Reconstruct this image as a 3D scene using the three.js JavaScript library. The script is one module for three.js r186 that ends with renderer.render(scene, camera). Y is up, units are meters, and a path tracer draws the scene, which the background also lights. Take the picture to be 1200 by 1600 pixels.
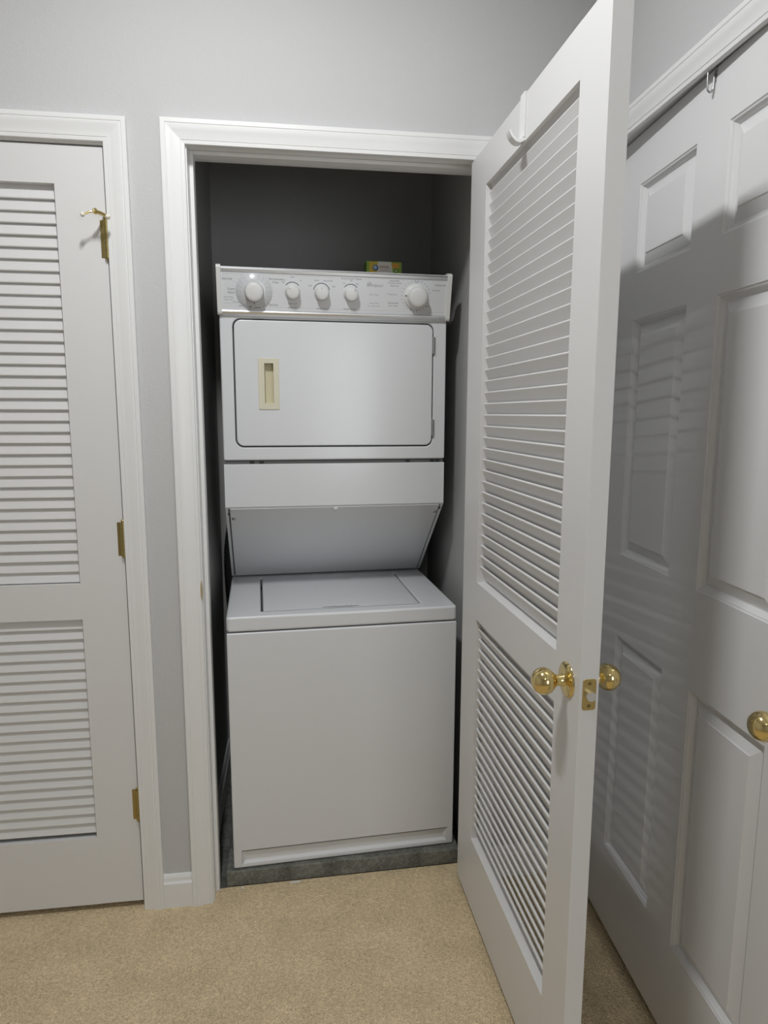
import * as THREE from 'three';
import { RoundedBoxGeometry } from 'three/addons/geometries/RoundedBoxGeometry.js';
import { mergeGeometries, toCreasedNormals } from 'three/addons/utils/BufferGeometryUtils.js';
import { RectAreaLightUniformsLib } from 'three/addons/lights/RectAreaLightUniformsLib.js';

// ------------------------------------------------------------------ camera, light, exposure
const scene = new THREE.Scene();
scene.background = new THREE.Color(0x000000);
const camera = new THREE.PerspectiveCamera(75.06, 0.75, 0.02, 50);
camera.rotation.order = 'YXZ';
camera.position.set(0.3124, 1.4049, 1.8065);
camera.rotation.set(-0.1466, -0.1366, 0.0028);
const EXPOSURE = 1.98;
const LAMP = { at: [0.13, 2.7, 0.9], intensity: 186, size: [0.06, 0.26], color: new THREE.Color(0.975, 0.99, 1.0) };
const LAMP2 = { at: [0.3, 2.7, 2.9], intensity: 22, size: [0.06, 0.26], color: new THREE.Color(0.975, 0.99, 1.0) };  // unseen lamp added behind the camera as fill light
const WINDOW = { intensity: 1.6, w: 0.8, h: 1.2, at: [1.35, 1.5, 3.76], color: new THREE.Color(0.93, 0.97, 1) };
const renderer = new THREE.WebGLRenderer({ antialias: true });
renderer.toneMapping = THREE.LinearToneMapping;
renderer.toneMappingExposure = EXPOSURE;
renderer.shadowMap.enabled = true;
RectAreaLightUniformsLib.init();

// ------------------------------------------------------------------ helpers
let seed = 7;
const rnd = () => { seed = (seed * 1664525 + 1013904223) >>> 0; return seed / 4294967296; };
const used = new Map();
function numbered(n) { const k = used.get(n) ?? 0; used.set(n, k + 1); return k ? n + '_' + String(k).padStart(3, '0') : n; }
function mesh(name, geo, mat, parent = scene) {
  if (Array.isArray(geo)) geo = mergeGeometries(geo.map(g => { const q = g.index ? g.toNonIndexed() : g; for (const k of Object.keys(q.attributes)) if (!['position', 'normal', 'uv'].includes(k)) q.deleteAttribute(k); return q; }));
  const m = new THREE.Mesh(geo, mat); m.castShadow = m.receiveShadow = true;
  m.name = parent === scene ? numbered(name) : name; parent.add(m); return m;
}
function group(name, parent = scene) { const g = new THREE.Group(); g.name = parent === scene ? numbered(name) : name; parent.add(g); return g; }
function tag(o, label, category, extra = {}) { Object.assign(o.userData, { label, category }, extra); return o; }
const structure = (o, label, category) => tag(o, label, category, { kind: 'structure' });
function box(x0, x1, y0, y1, z0, z1, r = 0) {
  const w = x1 - x0, h = y1 - y0, d = z1 - z0;
  const g = r ? new RoundedBoxGeometry(w, h, d, 2, r) : new THREE.BoxGeometry(w, h, d);
  g.translate((x0 + x1) / 2, (y0 + y1) / 2, (z0 + z1) / 2); return g;
}
function tri(pos, uvs) {
  const g = new THREE.BufferGeometry(); g.setAttribute('position', new THREE.Float32BufferAttribute(pos, 3));
  g.setAttribute('uv', new THREE.Float32BufferAttribute(uvs ?? new Array(pos.length / 3 * 2).fill(0), 2)); g.computeVertexNormals(); return g;
}
function quad(a, b, c, d) { return [...a, ...b, ...c, ...a, ...c, ...d]; }
// concentric rectangular rings on a face: steps of [inset, depth]; last one is filled
function rings(x0, x1, y0, y1, steps, fill = true) {
  const R = steps.map(([i, z]) => [[x0 + i, y0 + i, z], [x1 - i, y0 + i, z], [x1 - i, y1 - i, z], [x0 + i, y1 - i, z]]);
  const p = [];
  for (let k = 0; k + 1 < R.length; k++) for (let s = 0; s < 4; s++) p.push(...quad(R[k][s], R[k][(s + 1) % 4], R[k + 1][(s + 1) % 4], R[k + 1][s]));
  if (fill) { const L = R[R.length - 1]; p.push(...quad(L[0], L[1], L[2], L[3])); }
  return tri(p);
}
function roundRect(x0, x1, y0, y1, r, S = THREE.Shape) {
  const s = new S(); s.moveTo(x0 + r, y0); s.lineTo(x1 - r, y0); s.absarc(x1 - r, y0 + r, r, -Math.PI / 2, 0); s.lineTo(x1, y1 - r); s.absarc(x1 - r, y1 - r, r, 0, Math.PI / 2);
  s.lineTo(x0 + r, y1); s.absarc(x0 + r, y1 - r, r, Math.PI / 2, Math.PI); s.lineTo(x0, y0 + r); s.absarc(x0 + r, y0 + r, r, Math.PI, 1.5 * Math.PI); return s;
}
function rectPath(x0, x1, y0, y1, S = THREE.Path) { const s = new S(); s.moveTo(x0, y0); s.lineTo(x1, y0); s.lineTo(x1, y1); s.lineTo(x0, y1); s.closePath(); return s; }
function slab(shape, z0, z1, bevel = 0, seg = 6) {   // extruded from z0 to z1, bevel on the edges
  const g = new THREE.ExtrudeGeometry(shape, { depth: z1 - z0 - 2 * bevel, bevelEnabled: bevel > 0, bevelSize: bevel, bevelThickness: bevel, bevelOffset: -bevel, bevelSegments: 3, curveSegments: seg });
  g.translate(0, 0, z0 + bevel); return g;
}
function sideExtrude(pts, x0, x1) {   // polygon of [z, y] swept from x0 to x1
  const s = new THREE.Shape(pts.map(([z, y]) => new THREE.Vector2(-z, y)));
  const g = new THREE.ExtrudeGeometry(s, { depth: x1 - x0, bevelEnabled: false, curveSegments: 6 });
  g.rotateY(Math.PI / 2); g.translate(x0, 0, 0); return g;
}
function lathe(pts, seg = 40) { return new THREE.LatheGeometry(pts.map(p => new THREE.Vector2(p[0], p[1])), seg); }
function tube(pts, r, n = 40, rs = 10) { return new THREE.TubeGeometry(new THREE.CatmullRomCurve3(pts.map(p => new THREE.Vector3(...p))), n, r, rs); }
function planarUV(g, a, b) { const p = g.attributes.position, u = new Float32Array(p.count * 2); const f = { x: 'getX', y: 'getY', z: 'getZ' }; for (let i = 0; i < p.count; i++) { u[2 * i] = p[f[a]](i); u[2 * i + 1] = p[f[b]](i); } g.setAttribute('uv', new THREE.BufferAttribute(u, 2)); return g; }

// value noise that tiles
function noiseField(n, cells) {
  const L = new Float32Array(cells * cells); for (let i = 0; i < L.length; i++) L[i] = rnd();
  const o = new Float32Array(n * n), sm = t => t * t * (3 - 2 * t);
  for (let y = 0; y < n; y++) for (let x = 0; x < n; x++) {
    const fx = x / n * cells, fy = y / n * cells, ix = Math.floor(fx), iy = Math.floor(fy), tx = sm(fx - ix), ty = sm(fy - iy);
    const g = (a, b) => L[((b + cells) % cells) * cells + (a + cells) % cells];
    o[y * n + x] = (g(ix, iy) * (1 - tx) + g(ix + 1, iy) * tx) * (1 - ty) + (g(ix, iy + 1) * (1 - tx) + g(ix + 1, iy + 1) * tx) * ty;
  }
  return o;
}
function dataTex(n, fn, srgb, rep) {
  const d = new Uint8Array(n * n * 4);
  for (let i = 0; i < n * n; i++) { const c = fn(i); d[4 * i] = c[0]; d[4 * i + 1] = c[1]; d[4 * i + 2] = c[2]; d[4 * i + 3] = 255; }
  const t = new THREE.DataTexture(d, n, n); t.wrapS = t.wrapT = THREE.RepeatWrapping; t.magFilter = THREE.LinearFilter; t.minFilter = THREE.LinearMipmapLinearFilter; t.generateMipmaps = true;
  if (srgb) t.colorSpace = THREE.SRGBColorSpace; t.repeat.set(rep, rep); t.needsUpdate = true; return t;
}
const std = o => new THREE.MeshStandardMaterial(o);
const lin = (r, g, b) => new THREE.Color().setRGB(r, g, b);

// ------------------------------------------------------------------ materials
const M = {};
{
  const a = noiseField(512, 128), b = noiseField(512, 40);
  const peel = dataTex(512, i => { const v = 255 * (0.6 * a[i] + 0.4 * b[i]); return [v, v, v]; }, false, 2.5);
  M.wall = std({ color: lin(0.56, 0.56, 0.56), roughness: 0.8, bumpMap: peel, bumpScale: 0.0004 });
}
M.closet = std({ color: lin(0.47, 0.47, 0.46), roughness: 0.9 });  // wall grey darkened, closet shadow partly put into the colour
M.ceiling = std({ color: lin(0.8, 0.8, 0.79), roughness: 0.95 });
M.trim = std({ color: lin(0.82, 0.82, 0.815), roughness: 0.35 });
M.door = std({ color: lin(0.74, 0.735, 0.73), roughness: 0.4 });
M.doorRight = std({ color: lin(0.79, 0.79, 0.79), roughness: 0.2 });
M.enamel = new THREE.MeshPhysicalMaterial({ color: lin(0.72, 0.732, 0.75), roughness: 0.32, clearcoat: 0.3, clearcoatRoughness: 0.15 });
M.enamelGap = std({ color: lin(0.12, 0.12, 0.125), roughness: 0.7 });
M.recessGrey = std({ color: lin(0.36, 0.365, 0.375), roughness: 0.45 });
M.console = std({ color: lin(0.70, 0.71, 0.73), roughness: 0.4 });
M.plasticWhite = std({ color: lin(0.74, 0.74, 0.72), roughness: 0.4 });
M.knobWhite = std({ color: lin(0.74, 0.74, 0.73), roughness: 0.35 });
M.cream = std({ color: lin(0.72, 0.68, 0.53), roughness: 0.45 });
M.creamDeep = std({ color: lin(0.66, 0.61, 0.43), roughness: 0.5 });
M.chrome = std({ color: lin(0.84, 0.85, 0.87), roughness: 0.3, metalness: 1 });
M.steel = std({ color: lin(0.5, 0.5, 0.51), roughness: 0.35, metalness: 1 });
M.brass = std({ color: lin(0.80, 0.64, 0.30), roughness: 0.12, metalness: 1 });
M.brassOld = std({ color: lin(0.42, 0.34, 0.14), roughness: 0.35, metalness: 1 });
M.brassPlate = std({ color: lin(0.62, 0.48, 0.2), roughness: 0.3, metalness: 1 });
M.screw = std({ color: lin(0.25, 0.19, 0.08), roughness: 0.4, metalness: 1 });
M.bumper = std({ color: lin(0.75, 0.72, 0.62), roughness: 0.6 });
M.black = std({ color: lin(0.02, 0.02, 0.02), roughness: 0.6 });
M.hose = std({ color: lin(0.03, 0.03, 0.032), roughness: 0.5 });
M.wood = std({ color: lin(0.42, 0.34, 0.2), roughness: 0.8 });
M.skirt = new THREE.MeshPhysicalMaterial({ color: lin(0.68, 0.69, 0.71), roughness: 0.25, clearcoat: 0.6, clearcoatRoughness: 0.08 });
{
  const N = 1024, f = noiseField(N, 512), m = noiseField(N, 256), c = noiseField(N, 90), l = noiseField(N, 12);
  const col = dataTex(N, i => {
    const t = 0.55 * f[i] + 0.33 * m[i] + 0.12 * c[i], k = 0.80 + 0.36 * t + 0.06 * (l[i] - 0.5);
    return [226 * k, 204 * k, 166 * k].map(v => Math.min(255, v));
  }, true, 1.25);
  const bump = dataTex(N, i => { const v = 255 * (0.4 * f[i] + 0.4 * m[i] + 0.2 * c[i]); return [v, v, v]; }, false, 1.25);
  M.carpet = std({ map: col, roughness: 1, bumpMap: bump, bumpScale: 0.006 });
}
{
  const N = 512, f = noiseField(N, 200), m = noiseField(N, 60), l = noiseField(N, 9);
  const col = dataTex(N, i => { const k = 0.72 + 0.25 * f[i] + 0.25 * m[i] + 0.35 * (l[i] - 0.5); return [112 * k, 113 * k, 106 * k]; }, true, 2.5);
  M.slabGrey = std({ map: col, roughness: 0.75, bumpMap: col, bumpScale: 0.001 });
}

function carpetGeo() {   // cut along the front of the platform
  const g = new THREE.ExtrudeGeometry(new THREE.Shape([[-1.6, -3.95], [2.6, -3.95], [2.6, 0.0668], [0.8135, 0.0665], [0.0965, 0.0503], [0.0965, 0.048], [-1.6, 0.048]].map(p => new THREE.Vector2(...p))), { depth: 0.1, bevelEnabled: false });
  g.rotateX(-Math.PI / 2); g.translate(0, -0.1, 0); return g;
}
// ------------------------------------------------------------------ the setting: floor, walls, ceiling
const CEIL = 2.75, XR = 1.1085;
structure(mesh('floor', planarUV(carpetGeo(), 'x', 'z'), M.carpet), 'beige cut-pile carpet covering the whole hallway floor', 'carpet');
{
  structure(mesh('floor_closet', planarUV(box(-1.1, 2.6, -0.1, -0.004, -0.95, -0.048), 'x', 'z'), M.slabGrey), 'bare dark subfloor inside the closets', 'floor');
  const outline = (x0, x1, notches) => { const q = [[x0, 0]]; for (const [a, b, t] of notches) q.push([a, 0], [a, t], [b, t], [b, 0]); q.push([x1, 0], [x1, CEIL], [x0, CEIL]); return new THREE.Shape(q.map(p => new THREE.Vector2(...p))); };
  const s = outline(-1.5, XR + 0.12, [[-0.911, -0.1125, 2.073], [0.048, 0.85, 2.08]]);
  structure(mesh('wall_back', planarUV(slab(s, -0.115, 0), 'x', 'y'), M.wall), 'light grey painted wall with the laundry closet opening', 'wall');
  const r = outline(-1.45, 0, [[-0.974, -0.098, 2.077]]);
  const g = slab(r, 0, 0.12); g.rotateY(Math.PI / 2); g.translate(XR, 0, 0);   // local x = -z
  structure(mesh('wall_right', planarUV(g, 'z', 'y'), M.wall), 'light grey painted wall around the white six-panel door', 'wall');
}
structure(mesh('wall_left', box(-1.6, -1.5, 0, CEIL, -0.115, 3.95), M.wall), 'grey wall closing the left side of the hallway', 'wall');
structure(mesh('wall_rear', box(-1.5, 2.6, 0, CEIL, 3.85, 3.95), M.wall), 'grey wall behind the camera', 'wall');
structure(mesh('wall_far_right', box(2.5, 2.6, 0, CEIL, 1.45, 3.85), M.wall), 'grey wall of the wider space behind the camera', 'wall');
structure(mesh('wall_return', box(XR + 0.12, 2.5, 0, CEIL, 1.33, 1.45), M.wall), 'grey return wall beyond the six-panel door', 'wall');
structure(mesh('wall_beyond', box(XR + 0.5, XR + 0.6, 0, CEIL, -0.115, 1.33), M.wall), 'grey wall of the room behind the six-panel door', 'wall');
structure(mesh('wall_beyond_end', box(XR + 0.12, XR + 0.6, 0, CEIL, -0.215, -0.115), M.wall), 'grey end wall behind the six-panel door', 'wall');
structure(mesh('ceiling', box(-1.6, 2.6, CEIL, CEIL + 0.1, -0.95, 3.95), M.ceiling), 'white hallway ceiling above the doors', 'ceiling');
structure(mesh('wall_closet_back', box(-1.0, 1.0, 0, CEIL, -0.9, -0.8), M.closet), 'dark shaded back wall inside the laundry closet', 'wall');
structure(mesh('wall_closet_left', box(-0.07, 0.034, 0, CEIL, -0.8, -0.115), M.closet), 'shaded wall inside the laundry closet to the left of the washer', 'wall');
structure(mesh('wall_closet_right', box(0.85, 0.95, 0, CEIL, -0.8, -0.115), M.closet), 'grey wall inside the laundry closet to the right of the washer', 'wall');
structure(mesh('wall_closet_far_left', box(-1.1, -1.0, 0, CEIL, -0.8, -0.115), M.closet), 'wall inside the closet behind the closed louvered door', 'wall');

// ------------------------------------------------------------------ trim
const PROF = [[0, 0], [0, 0.0085], [0.001, 0.0098], [0.0085, 0.0105], [0.0093, 0.0099], [0.0105, 0.0112], [0.016, 0.0118], [0.022, 0.0128], [0.030, 0.0152], [0.0365, 0.0168], [0.0435, 0.0172], [0.0445, 0.0164], [0.0465, 0.0178], [0.0555, 0.0178], [0.0565, 0.0168], [0.0565, 0]];
function casingPiece(end0, end1) {   // two functions turning a profile point (w, t) into a 3-D point
  const A = PROF.map(([w, t]) => end0(w, t)), B = PROF.map(([w, t]) => end1(w, t)), p = [];
  for (let i = 0; i < PROF.length; i++) { const j = (i + 1) % PROF.length; p.push(...quad(A[i], A[j], B[j], B[i])); }
  const cap = THREE.ShapeUtils.triangulateShape(PROF.map(q => new THREE.Vector2(q[0], q[1])), []);
  for (const [a, b, c] of cap) { p.push(...A[a], ...A[c], ...A[b]); p.push(...B[a], ...B[b], ...B[c]); }
  const g = tri(p); return toCreasedNormals(g, 0.5);
}
function casing(name, x0, x1, top, label, sides = 'lr') {
  const g = group(name); structure(g, label, 'door trim');
  if (sides.includes('l')) mesh('casing_side', casingPiece((w, t) => [x0 - w, 0, t], (w, t) => [x0 - w, top + w, t]), M.trim, g);
  mesh('casing_head', casingPiece((w, t) => [x0 - w, top + w, t], (w, t) => [x1 + w, top + w, t]), M.trim, g);
  if (sides.includes('r')) mesh('casing_side', casingPiece((w, t) => [x1 + w, top + w, t], (w, t) => [x1 + w, 0, t]), M.trim, g);
  return g;
}
function jamb(g, x0, x1, top, depth, stop) {
  mesh('jamb_side', box(x0 - 0.018, x0, 0, top + 0.018, -depth, 0), M.trim, g); mesh('jamb_side', box(x1, x1 + 0.018, 0, top + 0.018, -depth, 0), M.trim, g);
  mesh('jamb_head', box(x0, x1, top, top + 0.018, -depth, 0), M.trim, g);
  const [z0, z1] = stop;
  mesh('door_stop_strip', box(x0, x0 + 0.010, 0, top, z0, z1, 0.0015), M.trim, g); mesh('door_stop_strip', box(x1 - 0.010, x1, 0, top, z0, z1, 0.0015), M.trim, g);
  mesh('door_stop_strip', box(x0 + 0.010, x1 - 0.010, top - 0.010, top, z0, z1, 0.0015), M.trim, g);
}
{
  const t1 = casing('trim_1', -0.8955, -0.1285, 2.0525, 'white moulded casing around the closed louvered door at the left'); jamb(t1, -0.8935, -0.1308, 2.0475, 0.115, [-0.073, -0.041]);
  const t2 = casing('trim_2', 0.0638, 0.834, 2.0568, 'white moulded casing around the open laundry closet'); jamb(t2, 0.0665, 0.832, 2.0605, 0.115, [-0.072, -0.038]);
  // bare chip where the strike plate was
  const s = new THREE.Shape(); s.moveTo(0, -0.029); s.quadraticCurveTo(0.0042, -0.02, 0.0045, 0.0); s.quadraticCurveTo(0.004, 0.02, 0.0015, 0.029); s.quadraticCurveTo(-0.0022, 0.015, -0.0018, 0); s.quadraticCurveTo(-0.0022, -0.015, 0, -0.029);
  const chip = slab(s, 0, 0.0008); chip.translate(0.0625, 0.932, 0.0095);
  const c = mesh('paint_chip', chip, M.wood, t2); c.userData.label = 'bare wood where paint has chipped off the casing';
  const t3 = casing('trim_3', -0.952, -0.1195, 2.0495, 'white moulded casing around the six-panel door at the right'); t3.rotation.y = -Math.PI / 2; t3.position.set(XR, 0, 0);
  t3.scale.x = 1;
}
// trim_3 is built in a frame whose x runs along +z of the room
{
  const t3 = scene.getObjectByName('trim_3');
  for (const c of [...t3.children]) t3.remove(c);
  const x0 = 0.1195, x1 = 0.952, top = 2.0495;
  mesh('casing_side', casingPiece((w, t) => [x0 - w, 0, t], (w, t) => [x0 - w, top + w, t]), M.trim, t3);
  mesh('casing_head', casingPiece((w, t) => [x0 - w, top + w, t], (w, t) => [x1 + w, top + w, t]), M.trim, t3);
  mesh('casing_side', casingPiece((w, t) => [x1 + w, top + w, t], (w, t) => [x1 + w, 0, t]), M.trim, t3);
  jamb(t3, 0.117, 0.955, 2.058, 0.12, [-0.11, -0.08]);
}
function baseboard(name, x0, x1, label, frame) {
  const g = sideExtrude([[0, 0], [0.014, 0], [0.014, 0.074], [0.0125, 0.0755], [0.0095, 0.080], [0.0085, 0.090], [0.005, 0.097], [0, 0.098]], x0, x1);
  if (frame) frame(g); structure(mesh(name, g, M.trim), label, 'baseboard');
}
baseboard('baseboard_back', -0.072, 0.0073, 'short white baseboard between the two closet door casings');
baseboard('baseboard_corner', 0.8905, XR, 'white baseboard behind the open louvered door');
baseboard('baseboard_closet_left', 0.115, 0.80, 'baseboard in shade inside the closet left of the washer', g => { g.rotateY(Math.PI / 2); g.translate(0.034, 0, 0); });

// ------------------------------------------------------------------ louvered doors
const slatLen = (w) => { const s = roundRect(-0.0195, 0.0195, -0.003, 0.003, 0.0028); const g = new THREE.ExtrudeGeometry(s, { depth: w, bevelEnabled: false, curveSegments: 3 }); g.translate(0, 0, -w / 2); return g; };
// local frame: x along the visible face, y up, z out of the visible face; the leaf fills z -0.035..0
function louverDoor(name, label, w, h, o) {
  const g = group(name); structure(g, label, 'door');
  const { xl, xr, lower, upper, tilt } = o;
  mesh('stile', box(0, xl, 0, h, -0.035, 0, 0.0008), M.door, g); mesh('stile', box(xr, w, 0, h, -0.035, 0, 0.0008), M.door, g);
  for (const [a, b] of [[0, lower[0]], [lower[1], upper[0]], [upper[1], h]]) mesh('rail', box(xl - 0.0005, xr + 0.0005, a, b, -0.035, -0.00001), M.door, g);
  const sg = slatLen(xr - xl + 0.012);
  sg.rotateY(Math.PI / 2); // length along x, profile width along z
  sg.rotateX(tilt);
  for (const [c0, n] of [o.up, o.low]) for (let i = 0; i < n; i++) {
    const m = mesh('slat', sg, M.door, g); m.position.set((xl + xr) / 2, c0 - i * 0.0283, -0.0175);
    m.rotation.x = (rnd() - 0.5) * 0.055;
  }
  return g;
}
const TILT = 70 * Math.PI / 180;
const door1 = louverDoor('door_1', 'closed white louvered door at the left with three brass hinges', 0.7595, 2.0245, { xl: 0.1165, xr: 0.643, lower: [0.204, 0.8395], upper: [0.937, 1.9365], tilt: TILT + 0.04, up: [1.9195, 35], low: [0.8275, 22] });
door1.position.set(-0.893, 0.0195, -0.004);
const door2 = louverDoor('door_2', 'white louvered closet door standing wide open on the right', 0.7562, 2.032, { xl: 0.1315, xr: 0.65, lower: [0.206, 0.844], upper: [0.945, 1.94], tilt: -TILT + 0.04, up: [1.9335, 35], low: [0.827, 22] });
door2.position.set(0.7885, 0.018, 0.004); door2.rotation.y = -1.5538;
// hinges of the closed door
for (const y of [1.831, 1.0757, 0.319]) {
  const p = [];
  for (let k = 0; k < 5; k++) { const c = new THREE.CylinderGeometry(0.0066, 0.0066, 0.0178, 18); c.translate(0, (k - 2) * 0.0184, 0); p.push(c); }
  p.push(box(-0.016, 0.0, -0.045, 0.045, -0.0055, -0.0042)); 
  const hg = mesh('hinge', p, M.brassOld, door1); hg.position.set(0.7605, y - 0.0205, 0.0045); hg.userData.label = 'brass butt hinge';
  const pin = mesh('hinge_pin', [lathe([[0, -0.051], [0.004, -0.050], [0.0045, -0.047], [0.003, -0.046], [0.003, 0.046], [0.0048, 0.047], [0.0042, 0.051], [0, 0.0545]], 16)], M.brassOld, hg);
}
// knob set of the open door
function knobGeo() {
  return lathe([[0, 0.0665], [0.006, 0.0662], [0.012, 0.0645], [0.018, 0.0605], [0.0225, 0.0545], [0.0248, 0.047], [0.0245, 0.041], [0.022, 0.034], [0.018, 0.029], [0.0128, 0.0255], [0.0108, 0.022], [0.0105, 0.012], [0.0125, 0.008], [0.0145, 0.006]], 48);
}
function roseGeo() { return lathe([[0.0, 0.0075], [0.014, 0.0075], [0.018, 0.0068], [0.025, 0.0055], [0.030, 0.0035], [0.0325, 0.0018], [0.0328, 0]], 48); }
function knob(parent, x, y, z, flip) {
  const k = group('door_knob', parent); k.position.set(x, y, z); k.rotation.x = flip ? -Math.PI / 2 : Math.PI / 2; k.userData.label = 'polished brass door knob';
  mesh('rose', roseGeo(), M.brass, k); mesh('knob', knobGeo(), M.brass, k); return k;
}
knob(door2, 0.703, 0.909, 0, false); knob(door2, 0.703, 0.909, -0.035, true);
{
  const lp = mesh('latch_plate', slab(roundRect(-0.0125, 0.0125, -0.0285, 0.0285, 0.005), 0, 0.0016, 0.0003), M.brassPlate, door2);
  lp.rotation.y = Math.PI / 2; lp.position.set(0.7556, 0.902, -0.0175); lp.userData.label = 'brass latch faceplate on the door edge';
  const bolt = sideExtrude([[0, -0.008], [0.011, -0.008], [0.011, 0.008], [0, 0.008]], -0.007, 0.007);
  const cyl = new THREE.CylinderGeometry(0.0085, 0.0085, 0.011, 24, 1); cyl.rotateX(Math.PI / 2); cyl.translate(0, 0, 0.006);
  mesh('latch_bolt', [cyl], M.chrome, lp);
  for (const y of [-0.0205, 0.0205]) { const s = new THREE.CylinderGeometry(0.0032, 0.0036, 0.0014, 16); s.rotateX(Math.PI / 2); s.translate(0, y, 0.0016); mesh('screw', s, M.screw, lp); }
}
// ------------------------------------------------------------------ six-panel door
{
  const g = group('door_3'); structure(g, 'white six-panel door with a brass knob at the right', 'door');
  g.rotation.y = -(Math.PI / 2 + 0.049);
  g.position.set(1.1468 - Math.sin(0.049) * 0.1225, 0.0217, Math.cos(0.049) * 0.1225);
  const o = -0.1225, h = 2.032, w = 0.828, cols = [[0.24 + o, 0.482 + o], [0.592 + o, 0.834 + o]], rows = [[0.226, 0.820], [1.032, 1.608], [1.716, 1.918]], d = M.doorRight;
  mesh('stile', box(0, cols[0][0], 0, h, -0.035, 0, 0.0008), d, g); mesh('stile', box(cols[1][1], w, 0, h, -0.035, 0, 0.0008), d, g);
  const ys = [0, ...rows.flat(), h];
  for (let i = 0; i < ys.length; i += 2) mesh('rail', box(cols[0][0], cols[1][1], ys[i], ys[i + 1], -0.035, 0), d, g);
  for (const r of rows) mesh('mullion', box(cols[0][1], cols[1][0], r[0], r[1], -0.035, 0), d, g);
  const prof = [[0, 0], [0.002, -0.002], [0.005, -0.003], [0.007, -0.006], [0.011, -0.0100], [0.013, -0.0125], [0.016, -0.0125], [0.018, -0.0115], [0.038, -0.004], [0.040, -0.002]];
  for (const c of cols) for (const r of rows) mesh('door_panel', [rings(c[0], c[1], r[0], r[1], prof), box(c[0], c[1], r[0], r[1], -0.033, -0.014)], d, g);
  knob(g, 0.887 + o, 0.8845, 0, false);
}

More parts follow.
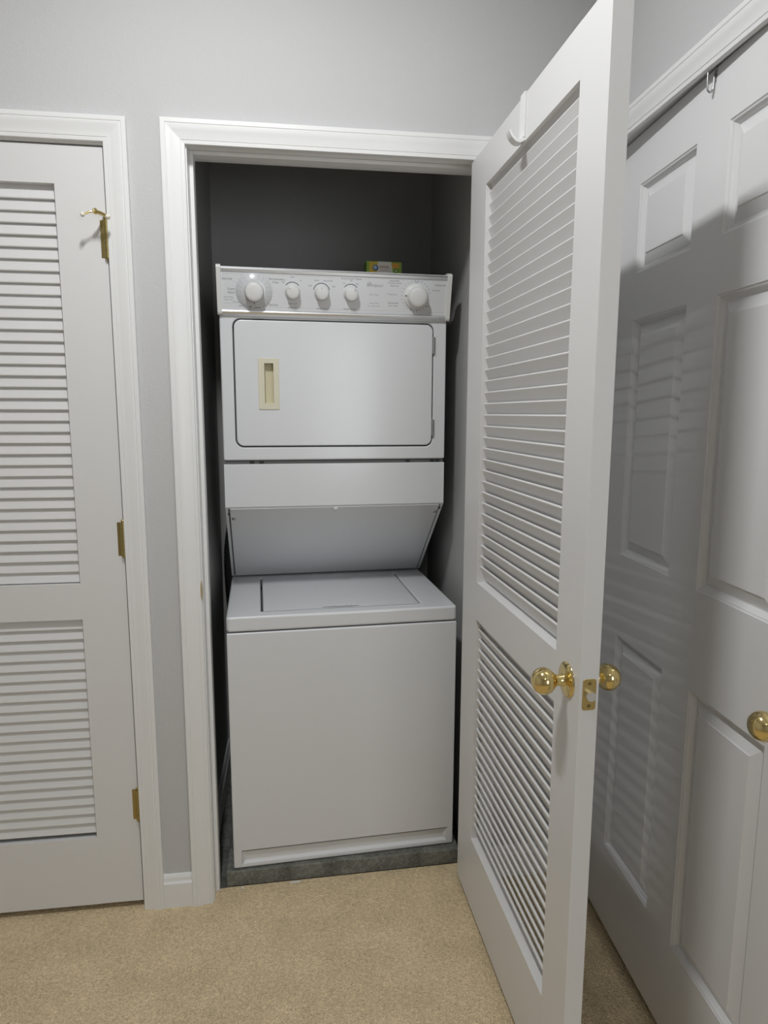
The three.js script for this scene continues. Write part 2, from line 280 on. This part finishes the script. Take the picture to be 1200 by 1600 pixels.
// ------------------------------------------------------------------ stacked washer and dryer
{
  const g = group('stacked_washer_dryer'); tag(g, 'white stacked washer and dryer unit standing in the closet', 'washer dryer');
  g.position.set(0.1179, 0.05, -0.0586); g.rotation.y = 0.0508;
  const Y = 0.05, W = 0.68, E = M.enamel, f = (y) => y - Y;
  // --- washer
  const toe = [[0, 0], [0.004, -0.003], [0.008, -0.0065], [0.011, -0.0075]];
  const shell = rectPath(0.006, W - 0.006, f(0.058), f(0.778), THREE.Shape); shell.holes.push(rectPath(0.026, 0.66, f(0.062), f(0.106)));
  mesh('washer_cabinet', [box(0, W, 0.002, f(0.784), -0.60, -0.0105, 0.006), slab(rectPathWithToe(), -0.014, 0, 0.004), rings(0.026, 0.66, f(0.064), f(0.106), toe)], E, g);
  function rectPathWithToe() { const s = roundRect(0, W, f(0.052), f(0.784), 0.005); s.holes.push(rectPath(0.026, 0.66, f(0.064), f(0.106))); return s; }
  mesh('seam', box(0.004, W - 0.004, f(0.782), f(0.790), -0.59, -0.006), M.enamelGap, g);
  // top deck with the lid well
  const deck = roundRect(0, W, 0.0, 0.60, 0.012); deck.holes.push(rectPath(0.0985, 0.579, 0.0495, 0.455));
  const dg = slab(deck, 0, 0.0435, 0.006); dg.rotateX(-Math.PI / 2); dg.translate(0, f(0.788), 0);
  mesh('washer_top', dg, E, g);
  mesh('lid_well', box(0.09, 0.59, f(0.789), f(0.800), -0.47, -0.045), M.enamelGap, g);
  // lid with a finger dip at the front
  {
    const x0 = 0.1045, x1 = 0.5745, z0 = -0.4552, z1 = -0.0425, nx = 60, nz = 40, p = [], dip = [];
    const H = (x, z) => { const u = (x - 0.335) / 0.062, v = (z + 0.060) / 0.0125; const q = u * u + v * v; let y = f(0.8322); if (q < 1) y -= 0.0055 * Math.pow(1 - q, 0.6); const e = Math.min(x - x0, x1 - x); if (e < 0.004) y -= 0.004 * Math.pow(1 - e / 0.004, 2); return y; };
    const zs = []; for (let j = 0; j <= nz; j++) zs.push(j < 28 ? z1 - 0.034 * j / 28 : z1 - 0.034 - (z1 - 0.034 - z0) * (j - 28) / (nz - 28));
    const xs = [x0, x0 + 0.0015, x0 + 0.003, x0 + 0.004]; for (let i = 0; i <= nx; i++) xs.push(0.27 + 0.13 * i / nx); xs.push(x1 - 0.004, x1 - 0.003, x1 - 0.0015, x1);
    for (let i = 0; i + 1 < xs.length; i++) for (let j = 0; j + 1 < zs.length; j++) {
      const a = [xs[i], H(xs[i], zs[j]), zs[j]], b = [xs[i + 1], H(xs[i + 1], zs[j]), zs[j]], c = [xs[i + 1], H(xs[i + 1], zs[j + 1]), zs[j + 1]], d = [xs[i], H(xs[i], zs[j + 1]), zs[j + 1]];
      const mx = ((a[0] + b[0]) / 2 - 0.335) / 0.062, mz = ((a[2] + d[2]) / 2 + 0.060) / 0.0125;
      (mx * mx + mz * mz < 0.93 ? dip : p).push(...quad(a, b, c, d));
    }
    const skirt = box(x0, x1, f(0.801), f(0.8235), z0, z1);
    const ld = mesh('lid', [toCreasedNormals(tri(p), 0.6), skirt], E, g);
    const fr = mesh('finger_recess', toCreasedNormals(tri(dip), 0.9), M.recessGrey, ld); fr.userData.label = 'grey finger recess at the front of the lid';
  }
  // --- dryer support panel: upright front, then sloping back over the washer top
  const DZ = -0.1765;
  mesh('lower_housing', [sideExtrude([[DZ - 0.002, f(1.2525)], [DZ, f(1.2505)], [DZ, f(1.123)], [DZ - 0.003, f(1.119)], [-0.487, f(0.836)], [-0.60, f(0.836)], [-0.60, f(1.2525)]], 0, W + 0.002)], E, g);
  {  // access panel on the slope
    const A = [DZ - 0.001, f(1.1205)], B = [-0.487, f(0.836)], dz = B[0] - A[0], dy = B[1] - A[1], L = Math.hypot(dz, dy);
    const a = mesh('access_panel', slab(roundRect(0.013, W - 0.011, 0.006, L - 0.004, 0.002), 0, 0.0022, 0.0008), M.enamel, g);
    a.rotation.x = Math.atan2(dz, -dy) * 1; a.position.set(0, f(1.1205), DZ - 0.001);
    // local y must run down the slope
    a.rotation.set(0, 0, 0); const m = new THREE.Matrix4().makeBasis(new THREE.Vector3(1, 0, 0), new THREE.Vector3(0, -dy / L, -dz / L), new THREE.Vector3(0, dz / L, -dy / L));
    a.position.set(0, f(0.836), B[0]); a.quaternion.setFromRotationMatrix(m);
    for (const [p, q] of [[0.0085, 0.0135], [W - 0.0115, W - 0.0075]]) mesh('edge_seam', box(p, q, 0.006, L - 0.004, -0.001, 0.0006), M.enamelGap, a);
    // local y now runs up the slope, local z out of it
    for (const [x, y] of [[0.024, L - 0.055], [0.662, L - 0.042]]) { const s = lathe([[0, 0.003], [0.005, 0.0026], [0.0065, 0.001], [0.0065, 0]], 18); s.rotateX(Math.PI / 2); s.translate(x, y, 0.002); mesh('screw', s, M.steel, a); }
    const c = lathe([[0, 0.007], [0.006, 0.006], [0.009, 0.003], [0.0095, 0]], 20); c.rotateX(Math.PI / 2); c.translate(0.336, L - 0.014, 0.002); mesh('catch_button', c, M.knobWhite, a);
    for (const [x, y] of [[0.0085, L - 0.032], [0.675, L - 0.024]]) mesh('slot', box(x - 0.002, x + 0.002, y - 0.005, y + 0.005, -0.001, 0.0015), M.black, a);
  }
  mesh('seam', [box(0.004, W, f(1.2505), f(1.2665), -0.59, DZ - 0.006)], M.enamelGap, g);
  for (const x of [0.084, 0.112, 0.566, 0.645, 0.662]) mesh('seam_slot', box(x - 0.008, x + 0.006, f(1.2535), f(1.2615), DZ - 0.0065, DZ - 0.0055), M.black, g);
  // --- dryer cabinet with the door opening
  const front = roundRect(0, W + 0.003, f(1.2645), f(1.80), 0.006); front.holes.push(roundRect(0.0365, 0.643, f(1.3035), f(1.679), 0.024, THREE.Path));
  mesh('dryer_cabinet', [slab(front, DZ - 0.022, DZ, 0.004), box(0, W + 0.003, f(1.2645), f(1.80), -0.60, DZ - 0.021, 0.003)], E, g);
  mesh('door_recess', box(0.03, 0.65, f(1.297), f(1.686), DZ - 0.0212, DZ - 0.0195), M.enamelGap, g);
  const ds = roundRect(0.0405, 0.639, f(1.3075), f(1.675), 0.021); ds.holes.push(rectPath(0.124, 0.153, f(1.433), f(1.5525)));
  const dd = mesh('dryer_door', slab(ds, DZ - 0.018, DZ + 0.003, 0.003, 10), E, g);
  {
    const hs = roundRect(0.1075, 0.168, f(1.416), f(1.566), 0.004); hs.holes.push(rectPath(0.1255, 0.1515, f(1.4345), f(1.551)));
    const h = mesh('door_handle', slab(hs, DZ + 0.002, DZ + 0.0055, 0.001), M.cream, dd); h.userData.label = 'cream recessed handle';
    const pk = [box(0.1235, 0.1255, f(1.432), f(1.553), DZ - 0.024, DZ + 0.004), box(0.1515, 0.1535, f(1.432), f(1.553), DZ - 0.024, DZ + 0.004), box(0.1235, 0.1535, f(1.551), f(1.553), DZ - 0.024, DZ + 0.004), box(0.1235, 0.1535, f(1.4325), f(1.4345), DZ - 0.024, DZ + 0.004), box(0.1235, 0.1535, f(1.432), f(1.553), DZ - 0.0192, DZ - 0.0165)];
    mesh('handle_pocket', pk, M.creamDeep, dd);
    for (const y of [1.6135, 1.362]) { const c = new THREE.CylinderGeometry(0.0045, 0.0045, 0.05, 14); c.translate(0.6425, f(y), DZ + 0.003); mesh('hinge', [c, box(0.638, 0.643, f(y) - 0.024, f(y) + 0.024, DZ, DZ + 0.0045)], M.steel, dd); }
  }
  // --- control console, leaning forward at the top
  const cs = group('control_console', g); cs.position.set(0, f(1.69), -0.1685); cs.rotation.x = Math.atan2(0.027, 0.13);
  mesh('console_body', sideExtrude([[0, 0], [0, 0.126], [-0.004, 0.129], [-0.05, 0.122], [-0.045, -0.002]], 0.004, 0.684), M.console, cs);
  for (const [a, b] of [[-0.0035, 0.0088], [0.675, 0.6885]]) mesh('end_cap', sideExtrude([[0.004, 0.0], [0.005, 0.004], [0.005, 0.127], [0.003, 0.132], [-0.012, 0.1345], [-0.05, 0.126], [-0.045, -0.006], [0.001, -0.004]], a, b), M.plasticWhite, cs);
  mesh('trim_strip', sideExtrude([[0, 0.1145], [0.003, 0.1165], [0.0035, 0.1235], [0.0005, 0.1275], [-0.01, 0.1275], [-0.01, 0.1145]], 0.0088, 0.675), M.chrome, cs);
  mesh('trim_strip', sideExtrude([[0, 0.0125], [0.0035, 0.0105], [0.005, 0.0065], [0.0035, 0.001], [-0.002, -0.006], [-0.012, -0.010], [-0.012, 0.0125]], 0.0088, 0.675), M.chrome, cs);
  const plate = new THREE.PlaneGeometry(0.6662, 0.102); plate.translate(0.0088 + 0.3331, 0.0635, 0.0006);
  mesh('printed_faceplate', plate, std({ map: consolePrint(), roughness: 0.4 }), cs);
  const LY = y => (y - 1.69) / 0.979;
  for (const [x, turn] of [[0.2112, 0.8], [0.2962, 0.15], [0.3825, -0.7]]) {
    const k = group('control_knob', g); k.position.copy(new THREE.Vector3(x, LY(1.7545), 0.0006).applyEuler(cs.rotation)).add(cs.position); k.rotation.x = cs.rotation.x;
    const body = lathe([[0, 0.0255], [0.010, 0.0253], [0.0165, 0.0245], [0.0185, 0.0225], [0.0195, 0.012], [0.0212, 0.004], [0.0222, 0]], 40); body.rotateX(Math.PI / 2);
    mesh('knob_cap', body, M.knobWhite, k);
    const mark = mesh('pointer_mark', box(-0.0008, 0.0008, 0.012, 0.0165, 0.0238, 0.0256), std({ color: lin(0.3, 0.3, 0.31), roughness: 0.5 }), k); mark.rotation.z = turn;
  }
  for (const [x, y, r, skirtR, big] of [[0.1012, 1.7515, 0.0255, 0.052, 1], [0.5803, 1.753, 0.0275, 0.037, 0]]) {
    const k = group('timer_dial', g); k.position.copy(new THREE.Vector3(x, LY(y), 0.0006).applyEuler(cs.rotation)).add(cs.position); k.rotation.x = cs.rotation.x;
    if (big) { M.skirt.map = skirtPrint(); M.skirt.color.setRGB(0.95, 0.95, 0.95); }
    const sk = lathe(big ? [[0, 0.011], [0.030, 0.011], [0.036, 0.0095], [0.045, 0.005], [0.0505, 0.002], [skirtR, 0]] : [[0, 0.010], [0.030, 0.010], [0.0345, 0.008], [0.0365, 0.004], [skirtR, 0]], 56); sk.rotateX(Math.PI / 2);
    if (big) planarUV(sk, 'x', 'y');
    mesh('dial_skirt', sk, big ? M.skirt : M.knobWhite, k);
    const kb = lathe([[0, 0.038], [r * 0.6, 0.0375], [r * 0.9, 0.036], [r, 0.033], [r * 1.04, 0.02], [r * 1.1, 0.009]], 44); kb.rotateX(Math.PI / 2);
    mesh('dial_knob', kb, M.knobWhite, k);
    const mk = box(-0.0009, 0.0009, r * 1.13, r * 1.13 + 0.005, 0.0095, 0.0115); const mm = mesh('pointer_mark', mk, M.black, k); mm.rotation.z = big ? Math.PI : Math.PI / 2 - 0.1;
  }
}
function skirtPrint() {
  const n = 512, c = document.createElement('canvas'); c.width = c.height = n; const x = c.getContext('2d'), k = n / 0.108;
  x.fillStyle = 'rgb(212,213,216)'; x.fillRect(0, 0, n, n); x.translate(n / 2, n / 2); x.textAlign = 'center'; x.textBaseline = 'middle';
  const L = ['14', '12', '10', '8', '6', '4', '2', 'Off', '', 'Rinse', 'Spin', 'Off', '', '18', '16', '14', '12', '10', 'Off', ''];
  L.forEach((t, i) => { x.save(); x.rotate(i / L.length * Math.PI * 2 + 0.3); x.fillStyle = i % 6 == 2 ? '#a98280' : '#7b7d82'; x.font = '19px sans-serif'; x.fillText(t, 0, -0.0455 * k); x.fillRect(-1.5, -0.0395 * k, 3, 0.003 * k); x.restore(); });
  x.fillStyle = '#4e5055'; x.fillRect(-70, 0.0405 * k, 34, 9); x.fillRect(10, 0.0425 * k, 78, 7);
  const t = new THREE.CanvasTexture(c); t.colorSpace = THREE.SRGBColorSpace; t.wrapS = t.wrapT = THREE.RepeatWrapping; t.repeat.set(1 / 0.108, 1 / 0.108); t.offset.set(0.5, 0.5); return t;
}
function consolePrint() {
  const w = 2048, h = 314, c = document.createElement('canvas'); c.width = w; c.height = h; const x = c.getContext('2d');
  x.fillStyle = 'rgb(219,220,223)'; x.fillRect(0, 0, w, h);
  const X = s => (s - 0.0088) / 0.6662 * w, Yp = y => h - ((y - 1.69) / 0.979 - 0.0125) / 0.102 * h;
  x.textAlign = 'center'; x.textBaseline = 'middle';
  const T = (t, s, y, px = 22, col = '#6a6b70', st = '') => { x.font = st + ' ' + px + 'px sans-serif'; x.fillStyle = col; x.fillText(t, X(s), Yp(y)); };
  x.strokeStyle = '#b4b6ba'; x.lineWidth = 2;
  for (const [a, b, y] of [[0.012, 0.07, 1.797], [0.13, 0.335, 1.7995], [0.43, 0.672, 1.800], [0.012, 0.07, 1.7185], [0.14, 0.50, 1.711], [0.60, 0.672, 1.7105]]) { x.beginPath(); x.moveTo(X(a), Yp(y)); x.lineTo(X(b), Yp(y)); x.stroke(); }
  T('Normal', 0.026, 1.7835, 26); T('Super', 0.0375, 1.757, 26); T('Wash', 0.0375, 1.7475, 26); T('Rinse', 0.022, 1.735, 18, '#94969a'); T('Only', 0.036, 1.735, 18, '#94969a'); T('Soak', 0.022, 1.728, 18, '#94969a'); T('Off', 0.036, 1.728, 18, '#94969a'); T('Pre Wash', 0.0525, 1.7225, 17, '#85878b'); T('Spin', 0.064, 1.712, 22);
  T('Permanent', 0.163, 1.787, 24); T('Press', 0.163, 1.7785, 24); T('Delicate', 0.155, 1.717, 23);
  T('Med', 0.211, 1.795, 17); T('Load', 0.1845, 1.786, 16); T('Low', 0.1845, 1.78, 16); T('Hi', 0.235, 1.786, 16); T('Load Size', 0.211, 1.7115, 20); T('Water Level', 0.211, 1.7225, 15); 
  T('Warm', 0.281, 1.788, 17); T('Warm/Cold', 0.314, 1.788, 16); T('Cold', 0.262, 1.7735, 17); T('Hot', 0.331, 1.773, 18); T('Water Temp', 0.299, 1.7115, 20);
  T('End of Cycle Signal', 0.383, 1.7965, 22); T('Low', 0.383, 1.7905, 14); T('Off', 0.362, 1.783, 15); T('High', 0.4, 1.783, 15); T('Dryer Temp', 0.38, 1.7125, 22);
  // brand script with its ring
  x.strokeStyle = '#8d8f94'; x.lineWidth = 4; x.beginPath(); x.ellipse(X(0.437), Yp(1.7855), 17, 9, -0.35, 0, Math.PI * 2); x.stroke();
  T('Whirlpool', 0.4525, 1.7805, 34, '#7d7f85', 'italic'); T('Thin Twin', 0.451, 1.7545, 22, '#a2a4a9', 'italic'); T('Heavy Duty', 0.452, 1.7315, 17, '#8b8d92'); T('Extra Large Capacity', 0.4525, 1.7235, 13, '#8b8d92');
  T('Automatic', 0.513, 1.7955, 20); T('Permanent Press', 0.513, 1.789, 17); T('More Dry', 0.513, 1.7815, 18); T('Timed Dry', 0.507, 1.7575, 19, '#8d8f94'); T('Automatic', 0.511, 1.7335, 22); T('Knits / Gentle', 0.511, 1.726, 15);
  T('Damp Dry', 0.655, 1.7875, 23); T('Cool Down', 0.641, 1.773, 16);
  // arcs over the small knobs
  x.strokeStyle = '#55565a'; x.lineWidth = 7;
  for (const [s, y, a] of [[0.2108, 1.7575, 0.9], [0.2955, 1.7575, 1.35], [0.3818, 1.758, 0.9]]) { x.beginPath(); x.arc(X(s), Yp(y), 0.0238 / 0.6662 * w, -Math.PI / 2 - a, -Math.PI / 2 + a); x.stroke(); }
  // graduations round the dials
  const R = s => s / 0.6662 * w;
  x.fillStyle = '#8a8c90'; x.font = '14px sans-serif';
  for (let i = 0; i < 26; i++) { const a = i / 26 * Math.PI * 2, rr = R(0.0435); x.fillStyle = i % 7 == 3 ? '#b08a88' : '#85878b'; const px = X(0.5797) + Math.cos(a) * rr, py = Yp(1.755) + Math.sin(a) * rr; x.fillText(String((i * 5) % 70 + 5), px, py); }
  for (const [s, y, t] of [[0.58, 1.7945, 'Start'], [0.585, 1.7165, 'Off'], [0.567, 1.718, 'Air'], [0.617, 1.728, 'Less']]) T(t, s, y, 17, '#4a4b4f');
  for (let i = 0; i < 30; i++) { const a = i / 30 * Math.PI * 2; x.strokeStyle = '#9a9ca0'; x.lineWidth = 2; x.beginPath(); x.moveTo(X(0.1012) + Math.cos(a) * R(0.053), Yp(1.7522) + Math.sin(a) * R(0.053)); x.lineTo(X(0.1012) + Math.cos(a) * R(0.056), Yp(1.7522) + Math.sin(a) * R(0.056)); x.stroke(); }
  const t = new THREE.CanvasTexture(c); t.colorSpace = THREE.SRGBColorSpace; t.anisotropy = 8; return t;
}

// ------------------------------------------------------------------ low grey platform, duct, box
{
  const g = box(0, 0.716, 0, 0.05, -0.735, 0, 0.004); planarUV(g, 'x', 'z'); const p = g.attributes.position, n = g.attributes.normal, u = g.attributes.uv;
  for (let i = 0; i < p.count; i++) if (Math.abs(n.getZ(i)) > 0.5) u.setXY(i, p.getX(i), p.getY(i));
  const m = tag(mesh('platform', g, M.slabGrey), 'low grey speckled platform under the washer at the closet threshold', 'platform'); m.position.set(0.0965, 0, -0.0505); m.rotation.y = 0.0225;
}
{
  const pts = [[0.30, 1.12, -0.728], [0.16, 1.10, -0.735], [0.105, 0.95, -0.738], [0.10, 0.72, -0.738], [0.13, 0.55, -0.738], [0.26, 0.46, -0.738]];
  const cv = new THREE.CatmullRomCurve3(pts.map(p => new THREE.Vector3(...p))), N = 180, g = new THREE.TubeGeometry(cv, N, 0.05, 20), P = g.attributes.position;
  for (let i = 0; i <= N; i++) { const c = cv.getPointAt(i / N), k = i % 2 ? 0.9 : 1; for (let j = 0; j <= 20; j++) { const q = i * 21 + j; P.setXYZ(q, c.x + (P.getX(q) - c.x) * k, c.y + (P.getY(q) - c.y) * k, c.z + (P.getZ(q) - c.z) * k); } }
  g.computeVertexNormals(); tag(mesh('vent_duct', g, M.hose), 'dark corrugated vent duct curving behind the washer', 'duct');
}
{
  const c = document.createElement('canvas'); c.width = 512; c.height = 368; const x = c.getContext('2d');
  x.fillStyle = '#8fae3c'; x.fillRect(0, 0, 512, 368);
  x.fillStyle = '#d8b637'; x.beginPath(); x.moveTo(36, 12); x.lineTo(170, 0); x.lineTo(130, 368); x.lineTo(36, 368); x.fill();
  x.fillStyle = '#e2a53a'; x.fillRect(350, 14, 125, 72);
  x.fillStyle = '#dfe3cf'; x.beginPath(); x.moveTo(160, 0); x.lineTo(360, 0); x.lineTo(390, 190); x.lineTo(340, 368); x.lineTo(130, 368); x.fill();
  x.fillStyle = '#e7e1da'; x.fillRect(170, 12, 175, 150);
  x.fillStyle = '#b79f86'; for (let i = 0; i < 8; i++) x.fillRect(188 + i * 18, 58, 13, 30); for (let i = 0; i < 7; i++) x.fillRect(196 + i * 18, 106, 13, 8);
  x.fillStyle = '#33507e'; x.beginPath(); x.arc(128, 88, 42, 0, 7); x.fill(); x.fillStyle = '#a9c6dd'; x.beginPath(); x.arc(124, 84, 28, 0, 7); x.fill();
  x.fillStyle = '#5b7a32'; x.beginPath(); x.arc(432, 120, 32, 0, 7); x.fill(); x.fillStyle = '#b9cf8a'; x.beginPath(); x.arc(432, 122, 20, 0, 7); x.fill();
  const t = new THREE.CanvasTexture(c); t.colorSpace = THREE.SRGBColorSpace;
  const g = group('dryer_sheet_box'); tag(g, 'small green and yellow carton lying on top of the dryer', 'box');
  mesh('carton', box(0, 0.114, 0, 0.082, -0.06, 0, 0.0012), std({ color: lin(0.28, 0.42, 0.06), roughness: 0.55 }), g);
  const pl = new THREE.PlaneGeometry(0.1125, 0.0805); pl.translate(0.057, 0.041, 0.0003); mesh('printed_front', pl, std({ map: t, roughness: 0.5 }), g);
  g.position.set(0.1179 + 0.4525 - 0.3 * Math.sin(0.0508), 1.801, -0.0586 - 0.4525 * Math.sin(0.0508) - 0.3); g.rotation.y = 0.0508;
}
{ // bits of plaster where the carpet meets the platform
  const lump = (sx, sy, sz) => { const g = new THREE.IcosahedronGeometry(1, 2), P = g.attributes.position; for (let i = 0; i < P.count; i++) { const x = P.getX(i), y = P.getY(i), z = P.getZ(i), k = 1 + 0.22 * Math.sin(7 * x + 3 * z) * Math.cos(5 * y + 4 * z); P.setXYZ(i, x * sx * k, y * sy * k, z * sz * k); } g.computeVertexNormals(); return g; };
  const m = tag(mesh('plaster_crumb', lump(0.0035, 0.004, 0.003), M.plasticWhite), 'tiny white crumb on the carpet at the left front of the grey platform', 'crumb'); m.position.set(0.143, 0.0035, -0.037);
  const f = tag(mesh('paint_flake', lump(0.017, 0.0012, 0.004), M.plasticWhite), 'thin white paint flake lying on the carpet along the platform edge', 'paint flake'); f.position.set(0.299, 0.0012, -0.046); f.rotation.y = 0.08;
}
// ------------------------------------------------------------------ hooks and door stop
{
  const g = group('over_door_hook'); tag(g, 'white plastic hook hanging over the top of the open louvered door', 'hook');
  g.position.copy(new THREE.Vector3(0.370, 2.032, 0).applyEuler(door2.rotation)).add(door2.position); g.rotation.copy(door2.rotation);
  const strap = [[0.0005, -0.084], [0.0005, 0.0005], [-0.0355, 0.0005], [-0.0355, -0.03], [-0.0375, -0.03], [-0.0375, 0.003], [0.0035, 0.003], [0.0045, -0.084]];
  mesh('strap', sideExtrude(strap, 0, 0.024), M.trim, g);
  const a = [], b = []; for (let i = 0; i <= 14; i++) { const t = i / 14, th = Math.PI * (0.98 - 0.92 * t); const cx = 0.0145, r = 0.0115; const z = cx + r * Math.cos(th) + 0.006 * t * t, y = -0.083 - r * Math.sin(th) + 0.014 * t * t; const k = 0.0034 * (1 - 0.75 * t) + 0.0010; const nx = Math.cos(th), ny = -Math.sin(th); a.push([z + nx * k, y + ny * k]); b.push([z - nx * k, y - ny * k]); }
  mesh('hook_arm', sideExtrude([...a, ...b.reverse()], 0.001, 0.023), M.trim, g);
}
{
  const d3 = scene.getObjectByName('door_3'); const g = group('over_door_hook'); tag(g, 'small chrome wire hook on the top edge of the six-panel door', 'hook');
  g.position.copy(new THREE.Vector3(0.411, 2.032, 0).applyEuler(d3.rotation)).add(d3.position); g.rotation.copy(d3.rotation);
  mesh('clip', sideExtrude([[0.0004, -0.024], [0.0004, 0.0004], [-0.03, 0.0004], [-0.03, 0.0014], [0.0014, 0.0014], [0.0014, -0.024]], -0.004, 0.004), M.steel, g);
  mesh('wire_hook', tube([[0, 0.0, 0.003], [0, -0.010, 0.0032], [0, -0.022, 0.0035], [0, -0.030, 0.005], [0, -0.0335, 0.0095], [0, -0.030, 0.014], [0, -0.020, 0.0155], [0, -0.008, 0.0158], [0, 0.0, 0.0155], [0, 0.003, 0.013]], 0.0019, 60).translate(0, -0.009, 0), M.steel, g);
}
{
  const g = group('hinge_door_stop'); tag(g, 'brass hinge-pin door stop with white bumpers on the upper left hinge', 'door stop');
  g.position.set(-0.1325, 1.884, 0.0005);
  const P = (x, y, z) => [x, y, z];
  mesh('bracket', [box(-0.007, 0.007, -0.0012, 0.0012, -0.007, 0.006), tube([P(0, 0, 0), P(-0.004, 0.0, 0.012), P(-0.012, -0.002, 0.04)], 0.004, 12, 8)], M.brass, g);
  const ring = new THREE.TorusGeometry(0.0055, 0.0022, 10, 20); ring.rotateY(0.9); ring.translate(-0.013, -0.001, 0.042); mesh('adjusting_ring', ring, M.brass, g);
  mesh('threaded_arm', tube([P(-0.013, -0.001, 0.042), P(-0.026, -0.005, 0.047), P(-0.039, -0.011, 0.05)], 0.0024, 14, 10), M.brass, g);
  mesh('side_arm', tube([P(-0.013, -0.001, 0.042), P(0.002, -0.006, 0.042), P(0.013, -0.012, 0.043)], 0.0042, 14, 12), M.brass, g);
  for (const [a, d] of [[[-0.0395, -0.0115, 0.0505], [-1, -0.4, 0.2]], [[0.0145, -0.013, 0.0435], [1, -0.5, 0.1]]]) {
    const s = lathe([[0, 0.006], [0.004, 0.0055], [0.0055, 0.003], [0.0055, -0.002], [0.0035, -0.004], [0, -0.004]], 18); s.applyQuaternion(new THREE.Quaternion().setFromUnitVectors(new THREE.Vector3(0, 1, 0), new THREE.Vector3(...d).normalize())); s.translate(...a);
    mesh('rubber_bumper', s, M.bumper, g);
  }
}
// ------------------------------------------------------------------ ceiling lamp, added fill lamp, window behind the camera
function ceilingLamp(L, label) {
  const g = group('ceiling_light'); tag(g, label, 'ceiling light'); g.position.set(L.at[0], CEIL, L.at[2]);
  const [w, d] = L.size;
  mesh('housing', box(-w / 2 - 0.03, w / 2 + 0.03, -0.03, 0, -d / 2 - 0.04, d / 2 + 0.04, 0.004), M.trim, g);
  for (const q of [-1, 1]) mesh('end_cap', box(-w / 2 - 0.012, w / 2 + 0.012, -0.042, -0.029, q * (d / 2 + 0.012) - 0.012, q * (d / 2 + 0.012) + 0.012, 0.003), M.trim, g);
  mesh('diffuser', box(-w / 2, w / 2, -0.040, -0.029, -d / 2, d / 2, 0.004), std({ color: lin(0.9, 0.9, 0.88), roughness: 0.4, emissive: L.color, emissiveIntensity: 8 }), g);
  const p = new THREE.RectAreaLight(L.color, L.intensity, w, d); p.name = 'panel_light'; p.position.set(0, -0.045, 0); p.rotation.x = -Math.PI / 2; g.add(p);
}
ceilingLamp(LAMP, 'white linear ceiling light above the laundry closet');
ceilingLamp(LAMP2, 'added unseen fill light on the ceiling behind the camera');
{
  const g = group('window_1'); structure(g, 'bright window in the wall behind the camera', 'window'); g.position.set(...WINDOW.at);
  const { w, h } = WINDOW, fr = rectPath(-w / 2 - 0.06, w / 2 + 0.06, -h / 2 - 0.06, h / 2 + 0.06, THREE.Shape); fr.holes.push(rectPath(-w / 2, w / 2, -h / 2, h / 2));
  const fg = slab(fr, 0, 0.06); mesh('window_frame', fg, M.trim, g); mesh('glazing_bar', box(-w / 2, w / 2, -0.012, 0.012, 0.02, 0.05), M.trim, g);
  mesh('roller_shade', box(-w / 2, w / 2, -h / 2, h / 2, 0.045, 0.05), std({ color: lin(0.8, 0.8, 0.8), roughness: 0.9, emissive: WINDOW.color, emissiveIntensity: 1.2 }), g);
  const a = new THREE.RectAreaLight(WINDOW.color, WINDOW.intensity, w, h); a.name = 'window_light'; a.position.set(0, 0, -0.02); a.rotation.y = 0; g.add(a);
}
renderer.render(scene, camera);
